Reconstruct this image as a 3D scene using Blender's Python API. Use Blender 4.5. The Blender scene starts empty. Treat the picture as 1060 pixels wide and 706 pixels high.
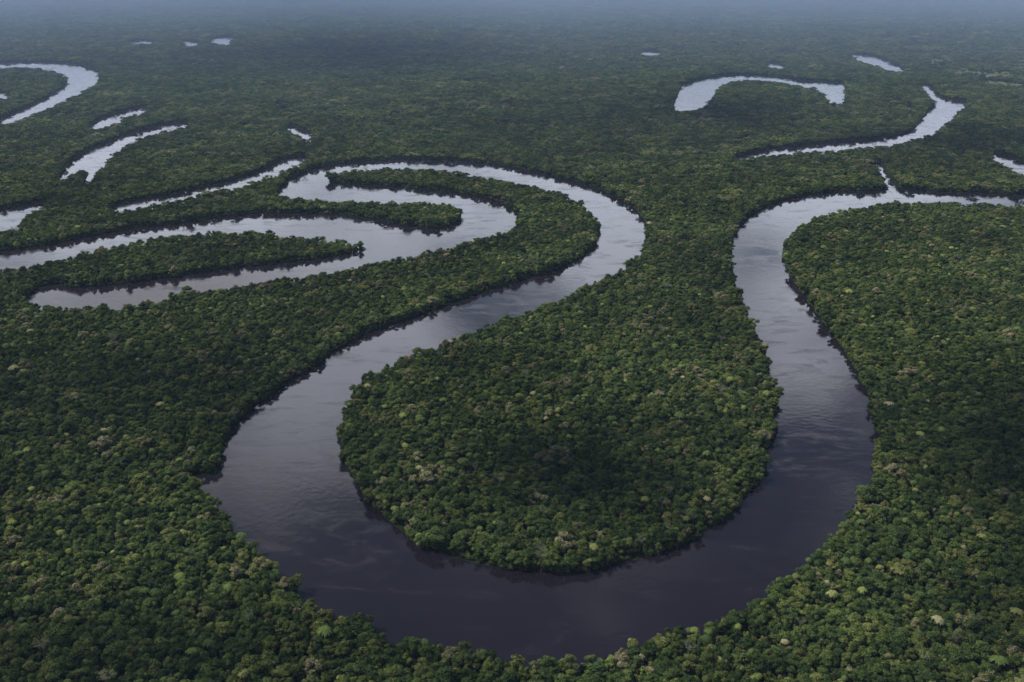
import bpy, math, random, time
import numpy as np
from mathutils import Vector, noise
from mathutils.geometry import tessellate_polygon
T0=time.time()
rng=np.random.default_rng(7); random.seed(7)
scn=bpy.context.scene
scn.view_settings.view_transform='Standard'; scn.view_settings.look='None'; scn.view_settings.exposure=0
# ---------------------------------------------------------------- camera (helicopter at 700 m)
CAM_H=700.0; F=1030.0; PITCH=math.radians(21.8)
cam=bpy.data.cameras.new('camera'); cam.sensor_width=36; cam.lens=36*F/1060; cam.clip_start=1; cam.clip_end=200000
co=bpy.data.objects.new('camera',cam); scn.collection.objects.link(co)
co.location=(0,0,CAM_H); co.rotation_euler=(math.pi/2-PITCH,0,0); scn.camera=co

def ray(px,py):
    dx=(px-530)/F; dy=(353-py)/F
    return (dx, math.cos(PITCH)+dy*math.sin(PITCH), -math.sin(PITCH)+dy*math.cos(PITCH))
def G(px,py,z=0.0):
    """survey: aerial-photo coordinate -> ground coordinate in metres"""
    d=ray(px,py); t=(z-CAM_H)/d[2]
    return (d[0]*t, d[1]*t)

# ---------------------------------------------------------------- water outlines
river_main=[(1200,203),(1130,202),(1060,201),(1000,199),(960,197),(935,195),(900,197),(860,199),(830,203),(800,211),(775,224),(762,238),(756,252),(755,268),
(760,285),(767,305),(777,330),(787,352),(795,375),(801,398),(803,420),(800,445),(793,470),(780,498),(762,524),(735,548),(700,565),(660,579),
(620,588),(580,592),(540,590),(500,585),(460,573),(425,556),(398,536),(378,513),(364,490),(356,468),(353,447),(356,430),(363,412),(373,396),(390,383),(412,371),
(440,360),(470,349),(500,338),(535,326),(570,314),(605,299),(635,284),(655,270),(667,256),(671,242),(668,228),(655,214),(637,203),(610,192),(580,184),
(545,176),(510,170),(470,166),(430,165),(385,166),(350,170),(320,176),(298,186),(288,196),(291,204),
(320,207),(360,209),(400,210),(440,210),(468,214),(477,222),(466,234),(445,236),(420,233),(390,227),(350,222),(300,220),(250,222),(200,229),(150,235),(100,243),
(50,253),(0,260),(-70,268),(-150,278),(-150,300),(-70,290),(0,280),(30,275),(60,269),(100,260),(150,250),(200,242),(240,240),(280,243),(330,248),(376,252),(382,256),(345,265),
(300,271),(250,276),(200,283),(160,289),(120,294),(85,297),(66,296),(56,293),(36,299),(28,308),(30,315),(70,319),(95,316),(120,319),(140,317),(148,311),(165,311),(200,303),(250,296),(300,288),(340,282),(380,275),(420,268),(450,262),
(480,252),(510,244),(532,236),(538,227),(532,216),(515,208),(490,202),(450,197),(400,192),(355,190),(339,186),(345,180),(365,177),(390,175),(420,175),(460,178),(500,184),(540,192),
(575,200),(600,210),(614,222),(619,238),(615,252),(600,266),(575,278),(540,290),(490,305),(430,327),(375,347),(335,371),(290,400),(262,421),(243,440),
(231,456),(225,474),(234,487),(222,492),(196,488),(205,496),(210,500),(230,528),(250,552),(275,580),(305,606),(340,628),(375,645),(410,658),(450,669),(500,678),(550,682),
(590,679),(630,673),(670,663),(710,651),(750,636),(785,618),(820,594),(850,568),(875,539),(893,511),(904,486),(910,460),(908,435),(900,410),
(888,385),(872,360),(855,335),(838,312),(822,290),(814,272),(812,255),(820,240),(840,227),(870,218),(910,212),(950,210),(980,210),(1020,212),(1060,213),(1130,215),(1200,217)]
lakes={
'oxbow_lake_a':[(-60,68),(0,65),(40,64),(75,66),(95,71),(103,79),(95,89),(70,102),(40,115),(12,126),(2,127),(3,122),(30,110),(52,99),(66,90),(70,82),(62,75),(45,71),(20,69),(-60,73)],
'pond_a':[(-30,96),(0,95),(9,97),(4,101),(-30,104)],
'pond_b':[(92,131),(105,123),(125,116),(149,111),(151,115),(130,121),(112,130),(95,133)],
'lagoon_a':[(61,183),(75,167),(95,154),(130,140),(165,130),(193,126),(189,131),(160,138),(135,147),(119,158),(106,170),(93,186),(87,189),(94,175),(80,176),(66,183)],
'lagoon_b':[(-40,220),(0,217),(20,213),(46,210),(41,215),(26,222),(16,234),(0,238),(-40,243)],
'lagoon_c':[(116,215),(140,207),(180,201),(230,189),(265,179),(290,167),(313,161),(315,165),(300,173),(275,184),(240,194),(200,203),(160,211),(125,217)],
'pond_c':[(297,131),(305,131),(312,135),(320,137),(323,141),(318,146),(313,141),(304,136)],
'oxbow_lake_b':[(699,113),(702,98),(707,88),(730,81),(760,77),(800,79),(830,83),(860,85),(874,88),(873,104),(861,108),(855,98),(845,92),(820,87),(790,83),(760,84),(744,89),(736,101),(725,111)],
'creek_a':[(883,56),(905,58),(930,68),(938,74),(920,72),(900,65),(884,60)],
'side_river':[(957,87),(966,91),(975,101),(1001,106),(991,116),(976,130),(956,141),(930,148),(890,153),(850,156),(810,159),(764,164),(766,161),(800,154),(840,150),(880,146),(920,142),(944,134),(954,124),(961,115),(970,108),(964,100),(956,90)],
'creek_b':[(1028,158),(1045,162),(1060,169),(1100,182),(1100,192),(1060,180),(1043,171),(1029,164)],
'creek_c':[(907,170),(911,169),(917,179),(925,189),(933,197),(928,199),(919,188),(912,178)],
'pond_d':[(795,66),(801,65),(810,67),(812,69),(804,70),(797,69)],
'pond_e':[(663,54),(671,52),(681,53),(683,56),(674,57),(667,56)],
'pond_f':[(218,43),(224,39),(234,38),(242,39),(238,42),(236,45),(230,46),(225,44)],
'pond_g':[(189,44),(194,42),(203,44),(205,46),(197,47)],
'pond_h':[(134,44),(141,42),(150,42),(157,43),(155,45),(146,45),(139,46)],
'pond_j':[(940,110),(943,109),(944,112),(941,113)],
}
clear=[[(985,75),(1000,72),(1020,75),(1040,74),(1052,77),(1036,78),(1022,79),(1005,77)],[(955,63),(965,61),(978,62),(972,64)],[(1015,85),(1030,84),(1062,88),(1062,90),(1035,88)]]
def smooth(p,n=4):
    out=[];N=len(p)
    for i in range(N):
        a,b,c,d=[np.array(p[(i+k)%N],float) for k in (-1,0,1,2)]
        for j in range(n):
            t=j/n
            out.append(tuple(0.5*((2*b)+(c-a)*t+(2*a-5*b+4*c-d)*t*t+(-a+3*b-3*c+d)*t**3)))
    return out
def footprints(poly,levels):
    return [[G(x,y,z) for x,y in poly] for z in levels]
def bm_flip(me):
    import bmesh
    bm=bmesh.new(); bm.from_mesh(me)
    for f in bm.faces:
        if f.normal.z<0: f.normal_flip()
    bm.to_mesh(me); bm.free()
def flat_object(name,polys,mat,levels,z0=.25):
    vs=[];fs=[];allf=[]; k=0
    for poly in polys:
        fps=footprints(smooth(poly),levels); allf+=fps
        for fp in fps:
            z=z0+0.06*k; k+=1; base=len(vs)
            for t in tessellate_polygon([[Vector((x,y,0)) for x,y in fp]]): fs.append(tuple(base+q for q in t))
            vs+= [(x,y,z) for x,y in fp]
    me=bpy.data.meshes.new(name); me.from_pydata(vs,[],fs); me.update()
    bm_flip(me)
    me.materials.append(mat)
    ob=bpy.data.objects.new(name,me); scn.collection.objects.link(ob)
    return allf

# ---------------------------------------------------------------- materials
def newmat(n):
    m=bpy.data.materials.new(n); m.use_nodes=True; nt=m.node_tree
    return m,nt,nt.nodes['Principled BSDF']
def N(nt,t,**k):
    n=nt.nodes.new(t)
    for a,b in k.items(): setattr(n,a,b)
    return n
# water
wm,nt,bs=newmat('black_water')
bs.inputs['Base Color'].default_value=(0.010,0.008,0.012,1); bs.inputs['IOR'].default_value=1.33
geo=N(nt,'ShaderNodeNewGeometry')
mp=N(nt,'ShaderNodeMapping'); mp.inputs['Rotation'].default_value=(0,0,.35); mp.inputs['Scale'].default_value=(1,2.4,1); nt.links.new(geo.outputs['Position'],mp.inputs[0])
n1=N(nt,'ShaderNodeTexNoise'); n1.inputs['Scale'].default_value=0.012; n1.inputs['Detail'].default_value=9; n1.inputs['Roughness'].default_value=.7; n1.inputs['Distortion'].default_value=1.0
nt.links.new(mp.outputs[0],n1.inputs['Vector'])
mr=N(nt,'ShaderNodeMapRange'); mr.inputs[1].default_value=0.48; mr.inputs[2].default_value=0.70; mr.inputs[3].default_value=0.04; mr.inputs[4].default_value=0.32
nt.links.new(n1.outputs[0],mr.inputs[0]); nt.links.new(mr.outputs[0],bs.inputs['Roughness'])
n2=N(nt,'ShaderNodeTexNoise'); n2.inputs['Scale'].default_value=0.10; n2.inputs['Detail'].default_value=5
nt.links.new(geo.outputs['Position'],n2.inputs['Vector'])
bp=N(nt,'ShaderNodeBump'); bp.inputs['Strength'].default_value=0.35; bp.inputs['Distance'].default_value=0.3
nt.links.new(n2.outputs[0],bp.inputs['Height']); nt.links.new(bp.outputs[0],bs.inputs['Normal'])
# ground
def groundmat(name,c0,c1,sc):
    gm,nt,bs=newmat(name)
    geo=N(nt,'ShaderNodeNewGeometry')
    n1=N(nt,'ShaderNodeTexNoise'); n1.inputs['Scale'].default_value=sc; n1.inputs['Detail'].default_value=8
    nt.links.new(geo.outputs['Position'],n1.inputs['Vector'])
    cr=N(nt,'ShaderNodeValToRGB'); cr.color_ramp.elements[0].color=(*c0,1); cr.color_ramp.elements[1].color=(*c1,1)
    cr.color_ramp.elements[0].position=.35; cr.color_ramp.elements[1].position=.7
    nt.links.new(n1.outputs[0],cr.inputs[0]); nt.links.new(cr.outputs[0],bs.inputs['Base Color'])
    bs.inputs['Roughness'].default_value=1; bs.inputs['Specular IOR Level'].default_value=0.05
    return gm
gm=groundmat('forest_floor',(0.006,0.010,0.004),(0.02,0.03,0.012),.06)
gr=groundmat('pasture_grass',(0.07,0.10,0.04),(0.20,0.21,0.13),.012)
# foliage
def foliage(name,stops,gain):
    m,nt,bs=newmat(name); nt.nodes.remove(bs); bs=N(nt,'ShaderNodeBsdfDiffuse'); nt.links.new(bs.outputs[0],nt.nodes['Material Output'].inputs[0])
    oi=N(nt,'ShaderNodeObjectInfo')
    cr=N(nt,'ShaderNodeValToRGB'); e=cr.color_ramp.elements
    e[0].position=stops[0][0]; e[0].color=(*stops[0][1],1)
    e[1].position=stops[-1][0]; e[1].color=(*stops[-1][1],1)
    for p,c in stops[1:-1]:
        q=e.new(p); q.color=(*c,1)
    # stand composition: patches of forest lean to paler or darker species
    nz2=N(nt,'ShaderNodeTexNoise'); nz2.inputs['Scale'].default_value=0.011; nz2.inputs['Detail'].default_value=4
    nt.links.new(oi.outputs['Location'],nz2.inputs['Vector'])
    pw=N(nt,'ShaderNodeMapRange'); pw.inputs[1].default_value=.3; pw.inputs[2].default_value=.7; pw.inputs[3].default_value=-.25; pw.inputs[4].default_value=.2
    nt.links.new(nz2.outputs[0],pw.inputs[0])
    ad=N(nt,'ShaderNodeMath',operation='ADD'); nt.links.new(oi.outputs['Random'],ad.inputs[0]); nt.links.new(pw.outputs[0],ad.inputs[1])
    nt.links.new(ad.outputs[0],cr.inputs[0])
    at=N(nt,'ShaderNodeAttribute',attribute_name='tone')
    nz=N(nt,'ShaderNodeTexNoise'); nz.inputs['Scale'].default_value=0.0035; nz.inputs['Detail'].default_value=5
    nt.links.new(oi.outputs['Location'],nz.inputs['Vector'])
    mr=N(nt,'ShaderNodeMapRange'); mr.inputs[1].default_value=0.3; mr.inputs[2].default_value=0.7; mr.inputs[3].default_value=0.6; mr.inputs[4].default_value=1.4
    nt.links.new(nz.outputs[0],mr.inputs[0])
    mu=N(nt,'ShaderNodeMath',operation='MULTIPLY'); nt.links.new(at.outputs['Fac'],mu.inputs[0]); nt.links.new(mr.outputs[0],mu.inputs[1])
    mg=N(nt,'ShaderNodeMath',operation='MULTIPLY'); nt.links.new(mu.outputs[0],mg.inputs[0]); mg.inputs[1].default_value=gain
    vm=N(nt,'ShaderNodeVectorMath',operation='SCALE'); nt.links.new(cr.outputs[0],vm.inputs[0]); nt.links.new(mg.outputs[0],vm.inputs['Scale'])
    nt.links.new(vm.outputs[0],bs.inputs['Color'])
    return m
STOPS=[(0,(0.024,0.041,0.014)),(0.3,(0.038,0.058,0.018)),(0.6,(0.056,0.076,0.022)),(0.84,(0.082,0.100,0.028)),(0.96,(0.108,0.114,0.040)),(1.0,(0.14,0.13,0.07))]
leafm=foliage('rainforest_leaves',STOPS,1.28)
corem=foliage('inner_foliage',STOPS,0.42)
bark,nt,bs=newmat('pale_bark'); bs.inputs['Roughness'].default_value=.9
n1=N(nt,'ShaderNodeTexNoise'); n1.inputs['Scale'].default_value=3
cr=N(nt,'ShaderNodeValToRGB'); cr.color_ramp.elements[0].color=(.10,.08,.06,1); cr.color_ramp.elements[1].color=(.26,.23,.18,1)
nt.links.new(n1.outputs[0],cr.inputs[0]); nt.links.new(cr.outputs[0],bs.inputs['Base Color'])

# ---------------------------------------------------------------- tree prototypes
class MB:
    def __init__(s): s.v=[];s.f=[];s.m=[];s.t=[]
    def tube(s,p,q,r0,r1,n=5,mi=0):
        p=Vector(p);q=Vector(q);d=(q-p).normalized(); a=d.orthogonal().normalized(); b=d.cross(a); k=len(s.v)
        for c,r in((p,r0),(q,r1)):
            for i in range(n):
                an=2*math.pi*i/n; s.v.append(c+a*math.cos(an)*r+b*math.sin(an)*r)
        for i in range(n):
            j=(i+1)%n; s.f.append((k+i,k+j,k+n+j,k+n+i)); s.m.append(mi); s.t.append(1)
    def quad(s,c,nrm,w,h,tone,mi=1):
        nrm=nrm.normalized(); a=nrm.orthogonal().normalized(); b=nrm.cross(a); an=random.random()*6.28
        u=(a*math.cos(an)+b*math.sin(an)); v=nrm.cross(u); k=len(s.v)
        s.v+=[c-u*w, c-v*h*.7+nrm*.1, c+u*w-nrm*.15*w, c+v*h*.8]
        s.f.append((k,k+1,k+2,k+3)); s.m.append(mi); s.t.append(tone)
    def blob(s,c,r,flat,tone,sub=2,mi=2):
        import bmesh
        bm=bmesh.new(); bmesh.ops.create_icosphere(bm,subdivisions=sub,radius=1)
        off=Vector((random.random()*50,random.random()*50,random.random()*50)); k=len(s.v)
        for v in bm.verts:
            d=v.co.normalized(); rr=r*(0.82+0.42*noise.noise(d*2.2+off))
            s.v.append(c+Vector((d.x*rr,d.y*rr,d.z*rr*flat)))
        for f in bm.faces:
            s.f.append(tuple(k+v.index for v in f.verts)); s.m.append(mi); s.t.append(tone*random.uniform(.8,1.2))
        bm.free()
    def mesh(s,name):
        me=bpy.data.meshes.new(name); me.from_pydata([tuple(v) for v in s.v],[],s.f)
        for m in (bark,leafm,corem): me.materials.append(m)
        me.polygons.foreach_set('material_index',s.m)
        a=me.attributes.new('tone','FLOAT','FACE'); a.data.foreach_set('value',s.t); me.update(); return me
def broadleaf(name,R,Ht,nl,spread,leaf,far=False):
    m=MB(); m.tube((0,0,0),(0,0,Ht*.6),.35,.22,4)
    lob=[]
    lob.append((Vector((random.uniform(-.2,.2)*R,random.uniform(-.2,.2)*R,Ht-R*.42)),R*.44))
    a0=random.random()*6.28
    for i in range(nl):
        a=a0+2*math.pi*i/nl+random.uniform(-.5,.5); rr=R*spread*random.uniform(.6,1.3)
        lob.append((Vector((math.cos(a)*rr,math.sin(a)*rr,Ht-R*random.uniform(.45,1.2))),R*random.uniform(.2,.44)))
    for c,r in lob:
        if not far: m.tube((0,0,Ht*.5),c,.2,.08,3)
        lt=random.uniform(.75,1.25)
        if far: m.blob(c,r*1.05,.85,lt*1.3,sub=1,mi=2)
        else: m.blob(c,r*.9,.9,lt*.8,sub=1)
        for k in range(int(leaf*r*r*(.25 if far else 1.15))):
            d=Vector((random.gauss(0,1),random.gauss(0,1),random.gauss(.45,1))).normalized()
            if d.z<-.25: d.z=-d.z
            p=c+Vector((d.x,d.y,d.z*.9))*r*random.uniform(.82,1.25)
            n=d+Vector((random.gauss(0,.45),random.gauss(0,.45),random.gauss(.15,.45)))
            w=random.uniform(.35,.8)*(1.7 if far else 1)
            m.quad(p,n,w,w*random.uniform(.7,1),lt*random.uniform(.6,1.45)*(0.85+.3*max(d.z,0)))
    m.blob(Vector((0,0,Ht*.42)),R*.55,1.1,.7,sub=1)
    if not far:
        for k in range(30):
            a=random.random()*6.28; rr=R*random.uniform(.4,.75)
            m.quad(Vector((math.cos(a)*rr,math.sin(a)*rr,Ht*random.uniform(.2,.62))),Vector((math.cos(a),math.sin(a),random.uniform(0,.8))),.8,.7,random.uniform(.5,1.0))
    return m.mesh(name)
def palm(name,Ht):
    m=MB(); m.tube((0,0,0),(.3,.2,Ht),.25,.16)
    for i in range(18):
        a=i*2.4; L=random.uniform(4,5.2); up=random.uniform(.1,.9); prev=Vector((.3,.2,Ht)); prevw=.15
        for s in range(1,6):
            t=s/5; p=Vector((.3+math.cos(a)*L*t, .2+math.sin(a)*L*t, Ht+L*(up*t-(.5+up)*t*t)))
            w=.75*math.sin(math.pi*min(t*.9+.08,1))+.05
            side=Vector((-math.sin(a),math.cos(a),0)); k=len(m.v)
            m.v+=[prev-side*prevw-Vector((0,0,prevw*.4)),prev,p,p-side*w-Vector((0,0,w*.4)),prev+side*prevw-Vector((0,0,prevw*.4)),p+side*w-Vector((0,0,w*.4))]
            m.f+=[(k,k+1,k+2,k+3),(k+1,k+4,k+5,k+2)]; m.m+=[1,1]; tt=random.uniform(1,1.5); m.t+=[tt,tt]
            prev=p; prevw=w
    return m.mesh(name)
def snag(name,Ht,R):
    m=MB(); m.tube((0,0,0),(0,0,Ht*.7),.5,.3)
    for i in range(9):
        a=i*2.3; q=Vector((math.cos(a)*R*.6,math.sin(a)*R*.6,Ht*random.uniform(.85,1)))
        m.tube((0,0,Ht*random.uniform(.5,.7)),q,.22,.12,4)
        for j in range(4):
            e=q+Vector((random.gauss(0,1),random.gauss(0,1),random.uniform(.3,1.5)))*R*.28; m.tube(q,e,.12,.05,3)
            for k in range(4): m.quad(e+Vector((random.gauss(0,.7),random.gauss(0,.7),random.gauss(0,.4))),Vector((random.gauss(0,.5),random.gauss(0,.5),1)),.4,.35,random.uniform(1.2,1.8))
    return m.mesh(name)
def bush(name,R,Ht):
    m=MB()
    for i in range(4):
        a=i*1.7; c=Vector((math.cos(a)*R*.4,math.sin(a)*R*.4,Ht*random.uniform(.3,.6))); r=R*random.uniform(.5,.7)
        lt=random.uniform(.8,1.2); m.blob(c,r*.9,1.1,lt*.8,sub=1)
        for k in range(45):
            d=Vector((random.gauss(0,1),random.gauss(0,1),random.gauss(.3,1))).normalized()
            m.quad(c+d*r*random.uniform(.9,1.15),d+Vector((0,0,.4)),random.uniform(.3,.6),.45,lt*random.uniform(.7,1.5))
    return m.mesh(name)
protos=bpy.data.collections.new('rainforest_tree_kinds')
def addp(me):
    o=bpy.data.objects.new(me.name,me); protos.objects.link(o)
specs=[(6.6,17,7,.60,15),(7.2,18,9,.66,14),(6.2,16,6,.58,18),(6.8,15,8,.62,12),(7.6,20,10,.68,14),(5.8,15,6,.55,20),(6.4,16,8,.7,11),(6.4,19,7,.55,17)]
for i,s in enumerate(specs): addp(broadleaf('tree_%02d'%i,*s))
addp(palm('tree_08_palm',16)); addp(snag('tree_09_snag',21,6))
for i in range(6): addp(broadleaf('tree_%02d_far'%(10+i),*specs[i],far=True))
addp(bush('tree_16_bush',4.5,7)); addp(bush('tree_17_bush',4.0,9))
# ---------------------------------------------------------------- water
small=[]
allpolys=flat_object('river',[river_main],wm,[0,5,10,15])
for k,p in lakes.items():
    nm='river' if 'side' in k else k.rsplit('_',1)[0]
    small+=flat_object(nm,[p],wm,[0,2.5,5,7.5,10,12.5,15,18])
fields=flat_object('grass_clearing',clear,gr,[0,6,12,18],z0=.1)
def inside(px,py,poly):
    P=np.array(poly); res=np.zeros(len(px),bool)
    mn=P.min(0);mx=P.max(0); idx=np.where((px>mn[0])&(px<mx[0])&(py>mn[1])&(py<mx[1]))[0]
    if len(idx)==0: return res
    x=px[idx];y=py[idx]; c=np.zeros(len(idx),bool); n=len(P)
    for i in range(n):
        x1,y1=P[i]; x2,y2=P[(i+1)%n]
        if y1==y2: continue
        c^= ((y1>y)!=(y2>y))&(x<(x2-x1)*(y-y1)/(y2-y1)+x1)
    res[idx]=c; return res
# ---------------------------------------------------------------- forest scatter
xs=[];ys=[];ss=[]
d=620.0; row=0; s0=9.8
while d<16500:
    s=s0*max(1,(d/2300))**0.8
    half=0.58*(d*math.cos(PITCH)+CAM_H*math.sin(PITCH))+60
    n=int(2*half/s)
    x=-half+(np.arange(n)+0.5*(row%2))*s+rng.uniform(-.45,.45,n)*s
    y=d+rng.uniform(-.45,.45,n)*s
    xs.append(x);ys.append(y);ss.append(np.full(n,s/s0)); d+=s*0.87; row+=1
X=np.concatenate(xs);Y=np.concatenate(ys);S=np.concatenate(ss)
bad=np.zeros(len(X),bool)
# ragged margins: the tree line wanders a few metres either side of the surveyed bank
def wob(x,y):
    return (4.5*np.sin(x/23+2*np.sin(y/31))+3.5*np.sin(y/11+x/17)+2.5*np.sin(x/7.3-y/9.1), 4.5*np.sin(y/27+2*np.sin(x/37))+3.5*np.sin(x/13-y/15)+2.5*np.sin(x/8.7+y/6.9))
wx,wy=wob(X,Y)
for p in allpolys: bad|=inside(X+wx,Y+wy,p)
for p in small:
    for ox,oy in((0,0),(3.5,0),(-3.5,0),(0,3.5),(0,-3.5)): bad|=inside(X+ox*S,Y+oy*S,p)
for p in fields: bad|=inside(X,Y,p)&(rng.random(len(X))<.6)
X=X[~bad];Y=Y[~bad];S=S[~bad]; n=len(X)
kind=rng.integers(0,8,n); r=rng.random(n); kind[r<.05]=8; kind[(r>.05)&(r<.056)]=9
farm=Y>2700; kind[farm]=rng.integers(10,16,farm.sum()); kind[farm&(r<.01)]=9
size=rng.lognormal(-.03,.28,n).clip(.5,1.65)
big=rng.random(n)<.08; size[big]*=1.3
sxy=S*size; sz=(0.55+0.45*size)*rng.uniform(.82,1.15,n)
# bushes along the banks
bx=[];by=[]
for fp in allpolys:
    P=np.array(fp); Q=np.roll(P,-1,0); ln=np.hypot(*(Q-P).T)
    for a,b,l in zip(P,Q,ln):
        if a[1]>7000 or l<1e-3: continue
        k=max(1,int(l/2.6)); t=rng.random(k)[:,None]; nn=np.array([(b-a)[1],-(b-a)[0]])/l
        for sg in(-1,1):
            q=a+(b-a)*t+nn*sg*rng.uniform(-1.0,8,(k,1)); bx.append(q[:,0]);by.append(q[:,1])
BX=np.concatenate(bx);BY=np.concatenate(by); bb=np.zeros(len(BX),bool)
wx,wy=wob(BX,BY)
for p in allpolys: bb|=inside(BX+wx*.6,BY+wy*.6,p)
for p in small: bb|=inside(BX,BY,p)
BX=BX[~bb];BY=BY[~bb]; nb=len(BX)
X=np.concatenate([X,BX]);Y=np.concatenate([Y,BY])
kind=np.concatenate([kind,rng.integers(16,18,nb)]); bsz=rng.uniform(.5,1.25,nb)
sxy=np.concatenate([sxy,bsz]); sz=np.concatenate([sz,bsz*rng.uniform(.7,1.2,nb)]); n=len(X)
an=rng.uniform(.84,1.2,n)
print('TREES',n,'bushes',nb, time.time()-T0)
me=bpy.data.meshes.new('rainforest_canopy'); me.vertices.add(n)
c=np.zeros((n,3),np.float32); c[:,0]=X;c[:,1]=Y
me.vertices.foreach_set('co',c.ravel())
a=me.attributes.new('kind','INT','POINT'); a.data.foreach_set('value',kind.astype(np.int32))
a=me.attributes.new('tsize','FLOAT_VECTOR','POINT'); a.data.foreach_set('vector',np.stack([sxy*an,sxy/an,sz],1).astype(np.float32).ravel())
rot=np.stack([rng.normal(0,.05,n),rng.normal(0,.05,n),rng.uniform(0,6.283,n)],1).astype(np.float32)
a=me.attributes.new('trot','FLOAT_VECTOR','POINT'); a.data.foreach_set('vector',rot.ravel())
me.update()
fo=bpy.data.objects.new('rainforest_canopy',me); scn.collection.objects.link(fo)
ng=bpy.data.node_groups.new('scatter_trees','GeometryNodeTree')
ng.interface.new_socket('Geometry',in_out='INPUT',socket_type='NodeSocketGeometry'); ng.interface.new_socket('Geometry',in_out='OUTPUT',socket_type='NodeSocketGeometry')
gi=ng.nodes.new('NodeGroupInput');go=ng.nodes.new('NodeGroupOutput')
iop=ng.nodes.new('GeometryNodeInstanceOnPoints'); ci=ng.nodes.new('GeometryNodeCollectionInfo'); ci.inputs['Collection'].default_value=protos
ci.inputs['Separate Children'].default_value=True; ci.inputs['Reset Children'].default_value=True
def na(nm,t):
    q=ng.nodes.new('GeometryNodeInputNamedAttribute'); q.data_type=t; q.inputs['Name'].default_value=nm; return q.outputs[0]
e2r=ng.nodes.new('FunctionNodeEulerToRotation')
L=ng.links.new
L(gi.outputs[0],iop.inputs['Points']); L(ci.outputs[0],iop.inputs['Instance']); iop.inputs['Pick Instance'].default_value=True
L(na('kind','INT'),iop.inputs['Instance Index']); L(na('tsize','FLOAT_VECTOR'),iop.inputs['Scale'])
L(na('trot','FLOAT_VECTOR'),e2r.inputs[0]); L(e2r.outputs[0],iop.inputs['Rotation'])
L(iop.outputs[0],go.inputs[0])
md=fo.modifiers.new('scatter','NODES'); md.node_group=ng
# ---------------------------------------------------------------- ground sheet
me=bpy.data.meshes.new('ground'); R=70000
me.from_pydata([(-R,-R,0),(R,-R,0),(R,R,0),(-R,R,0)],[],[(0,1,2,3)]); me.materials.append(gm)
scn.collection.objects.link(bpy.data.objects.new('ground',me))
# ---------------------------------------------------------------- sun + sky
EL=math.radians(50); AZ=math.radians(-80)   # azimuth from +Y, towards +X
sd=Vector((math.sin(AZ)*math.cos(EL),math.cos(AZ)*math.cos(EL),math.sin(EL)))
sl=bpy.data.lights.new('sun','SUN'); sl.energy=5.0; sl.angle=math.radians(.53); sl.color=(1,.95,.87)
so=bpy.data.objects.new('sun',sl); so.rotation_euler=sd.to_track_quat('Z','Y').to_euler(); so.location=(0,0,3000); scn.collection.objects.link(so)
w=bpy.data.worlds.new('World'); scn.world=w; w.use_nodes=True; nt=w.node_tree
sky=nt.nodes.new('ShaderNodeTexSky'); sky.sky_type='NISHITA'; sky.sun_disc=False; sky.sun_elevation=EL; sky.sun_rotation=AZ; sky.altitude=100; sky.air_density=1.0; sky.dust_density=1.0
bg=nt.nodes['Background']; bg.inputs[1].default_value=0.085
# broken cloud in the sky: noise on a plane overhead + a few cumulus banks
tc=N(nt,'ShaderNodeTexCoord'); sp=N(nt,'ShaderNodeSeparateXYZ'); nt.links.new(tc.outputs['Generated'],sp.inputs[0])
def M(op,a,b=None,c=None):
    m=N(nt,'ShaderNodeMath',operation=op)
    for i,v in enumerate((a,b,c)):
        if v is None: continue
        if isinstance(v,(int,float)): m.inputs[i].default_value=v
        else: nt.links.new(v,m.inputs[i])
    return m.outputs[0]
zz=M('ADD',M('MAXIMUM',sp.outputs[2],0.0),0.12)
cx=N(nt,'ShaderNodeCombineXYZ'); nt.links.new(M('DIVIDE',sp.outputs[0],zz),cx.inputs[0]); nt.links.new(M('DIVIDE',sp.outputs[1],zz),cx.inputs[1])
nz=N(nt,'ShaderNodeTexNoise'); nz.inputs['Scale'].default_value=2.6; nz.inputs['Detail'].default_value=7; nz.inputs['Roughness'].default_value=.62; nt.links.new(cx.outputs[0],nz.inputs['Vector'])
acc=M('SUBTRACT',M('MULTIPLY',nz.outputs[0],1.7),.40)
banks=[(325,420,.10,.52),(380,370,.08,.42),(640,250,.10,.38),(820,360,.07,.48),(420,180,.25,.28),(170,235,.25,.28),(880,215,.10,.28),(980,130,.2,.2),(740,100,.2,.2),(60,90,.2,.2)]
for px,py,r,amp in banks:
    q=ray(px,py); v=Vector((q[0],q[1],-q[2])).normalized()
    dn=N(nt,'ShaderNodeVectorMath',operation='DISTANCE'); nt.links.new(tc.outputs['Generated'],dn.inputs[0]); dn.inputs[1].default_value=v
    mr=N(nt,'ShaderNodeMapRange',interpolation_type='SMOOTHSTEP'); mr.inputs[1].default_value=0; mr.inputs[2].default_value=r*1.6; mr.inputs[3].default_value=amp; mr.inputs[4].default_value=0
    nt.links.new(dn.outputs['Value'],mr.inputs[0]); acc=M('ADD',acc,mr.outputs[0])
hz=N(nt,'ShaderNodeMapRange',interpolation_type='SMOOTHSTEP'); hz.inputs[1].default_value=0.0; hz.inputs[2].default_value=.36; hz.inputs[3].default_value=.28; hz.inputs[4].default_value=0
nt.links.new(sp.outputs[2],hz.inputs[0]); acc=M('ADD',acc,hz.outputs[0])
ov=N(nt,'ShaderNodeMapRange',interpolation_type='SMOOTHSTEP'); ov.inputs[1].default_value=0.5; ov.inputs[2].default_value=.8; ov.inputs[3].default_value=0; ov.inputs[4].default_value=.10
nt.links.new(sp.outputs[2],ov.inputs[0]); acc=M('SUBTRACT',acc,ov.outputs[0])
cf=N(nt,'ShaderNodeMapRange',interpolation_type='SMOOTHSTEP'); cf.inputs[1].default_value=.46; cf.inputs[2].default_value=.80; cf.inputs[3].default_value=0; cf.inputs[4].default_value=.95
nt.links.new(acc,cf.inputs[0])
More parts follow.
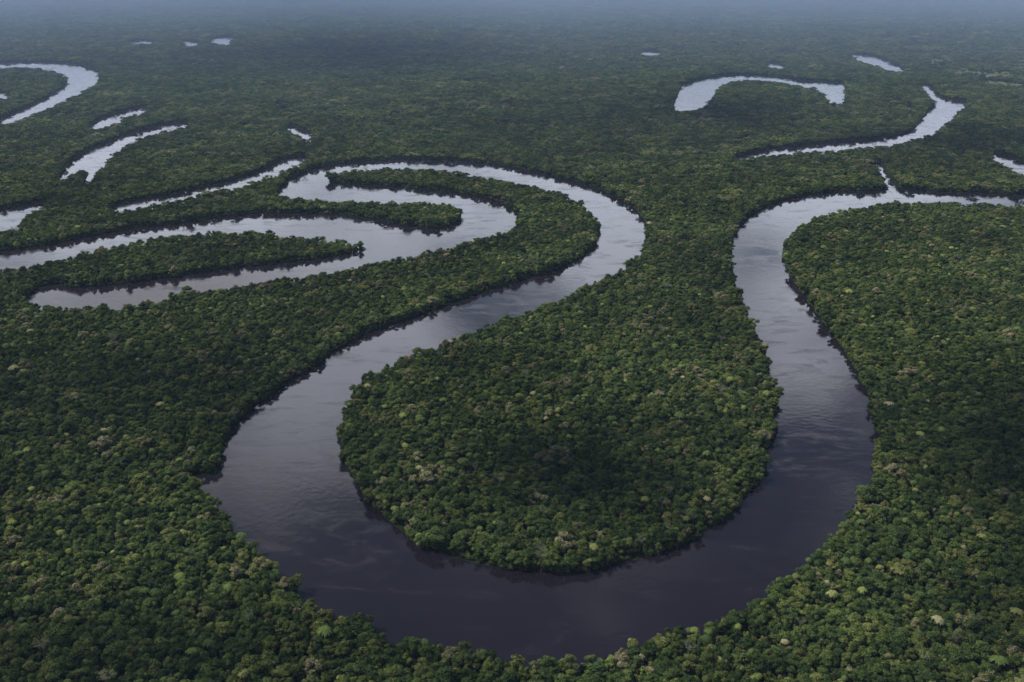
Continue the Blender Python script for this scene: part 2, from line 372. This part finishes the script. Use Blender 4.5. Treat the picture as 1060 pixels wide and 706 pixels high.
br=N(nt,'ShaderNodeMapRange'); br.inputs[1].default_value=.55; br.inputs[2].default_value=1.0; br.inputs[3].default_value=10; br.inputs[4].default_value=28
nt.links.new(acc,br.inputs[0])
cc=N(nt,'ShaderNodeVectorMath',operation='SCALE'); cc.inputs[0].default_value=(.92,.97,1.10); nt.links.new(br.outputs[0],cc.inputs['Scale'])
mx=N(nt,'ShaderNodeMix',data_type='RGBA'); nt.links.new(cf.outputs[0],mx.inputs[0]); nt.links.new(sky.outputs[0],mx.inputs[6]); nt.links.new(cc.outputs[0],mx.inputs[7])
nt.links.new(mx.outputs[2],bg.inputs[0])
# ---------------------------------------------------------------- clouds overhead (out of view) that throw the big soft shadows
ZC=1700.0
off=(sd.x/sd.z*ZC, sd.y/sd.z*ZC)
V=[];FS=[];DN=[]
def cloud(px,py,rx,ry,a):
    x,y=G(px,py); k0=len(V); m=28
    zc=ZC+len(FS)*0.02
    for j in range(m):
        for i in range(m):
            u=(i/(m-1)*2-1)*1.6; v=(j/(m-1)*2-1)*1.6; rr=math.hypot(u,v)
            V.append((x+off[0]+u*rx,y+off[1]+v*ry,zc)); 
            DN.append(min(1,max(0,a*(math.exp(-(rr*rr)**1.2)+.45*noise.fractal(Vector((u*1.6+px,v*1.6,py)),1,2,5)*math.exp(-rr*rr))*max(0,1-(max(abs(u),abs(v))/1.6)**4))))
    for j in range(m-1):
        for i in range(m-1):
            q=k0+j*m+i; FS.append((q,q+1,q+m+1,q+m))
cloud(615,490,185,165,1.0); cloud(1090,470,260,280,1.0); cloud(60,690,330,100,.75); cloud(740,115,400,520,1); cloud(360,58,1100,1200,1)
cloud(1000,150,500,400,.85); cloud(560,130,700,600,.5); cloud(120,400,420,220,.6); cloud(1010,650,220,110,.6); cloud(120,60,1100,1000,.5); cloud(250,520,120,80,.6)
me=bpy.data.meshes.new('clouds'); me.from_pydata(V,[],FS)
a=me.attributes.new('dens','FLOAT','POINT'); a.data.foreach_set('value',DN)
cm,nt,bs=newmat('cloud_vapour'); nt.nodes.remove(bs); out=nt.nodes['Material Output']
at=N(nt,'ShaderNodeAttribute',attribute_name='dens')
tr=N(nt,'ShaderNodeBsdfTransparent'); tl=N(nt,'ShaderNodeBsdfTranslucent'); tl.inputs[0].default_value=(.85,.85,.87,1)
m2=N(nt,'ShaderNodeMixShader'); nt.links.new(at.outputs['Fac'],m2.inputs[0]); nt.links.new(tr.outputs[0],m2.inputs[1]); nt.links.new(tl.outputs[0],m2.inputs[2]); nt.links.new(m2.outputs[0],out.inputs[0])
me.materials.append(cm); scn.collection.objects.link(bpy.data.objects.new('clouds',me))
# ---------------------------------------------------------------- humid haze, thicker away from the aircraft
def box(name,x0,x1,y0,y1,z0,z1,dens,col):
    v=[(x,y,z) for z in(z0,z1) for y in (y0,y1) for x in (x0,x1)]
    f=[(0,2,3,1),(4,5,7,6),(0,1,5,4),(2,6,7,3),(0,4,6,2),(1,3,7,5)]
    me=bpy.data.meshes.new(name); me.from_pydata(v,[],f)
    m,nt,bs=newmat(name+'_vapour'); nt.nodes.remove(bs)
    vs=N(nt,'ShaderNodeVolumeScatter'); vs.inputs['Color'].default_value=(*col,1); vs.inputs['Density'].default_value=dens; vs.inputs['Anisotropy'].default_value=0.0
    va=N(nt,'ShaderNodeVolumeAbsorption'); va.inputs['Color'].default_value=(*[min(1,c+.0) for c in col],1); va.inputs['Density'].default_value=dens
    ad=N(nt,'ShaderNodeAddShader'); nt.links.new(vs.outputs[0],ad.inputs[0]); nt.links.new(va.outputs[0],ad.inputs[1])
    nt.links.new(ad.outputs[0],nt.nodes['Material Output'].inputs['Volume']); me.materials.append(m)
    scn.collection.objects.link(bpy.data.objects.new(name,me))
HC=(.50,.69,1.0)
box('haze',-40000,40000,-3000,50000,-5,1200,1.6e-5,HC)
box('haze',-39000,39000,3000,49000,-6,1150,2.6e-5,HC)
box('haze',-38000,38000,5500,48000,-7,1100,5.0e-5,HC)
box('haze',-37000,37000,8500,47000,-8,1050,7.0e-5,HC)
print('BUILT',time.time()-T0)
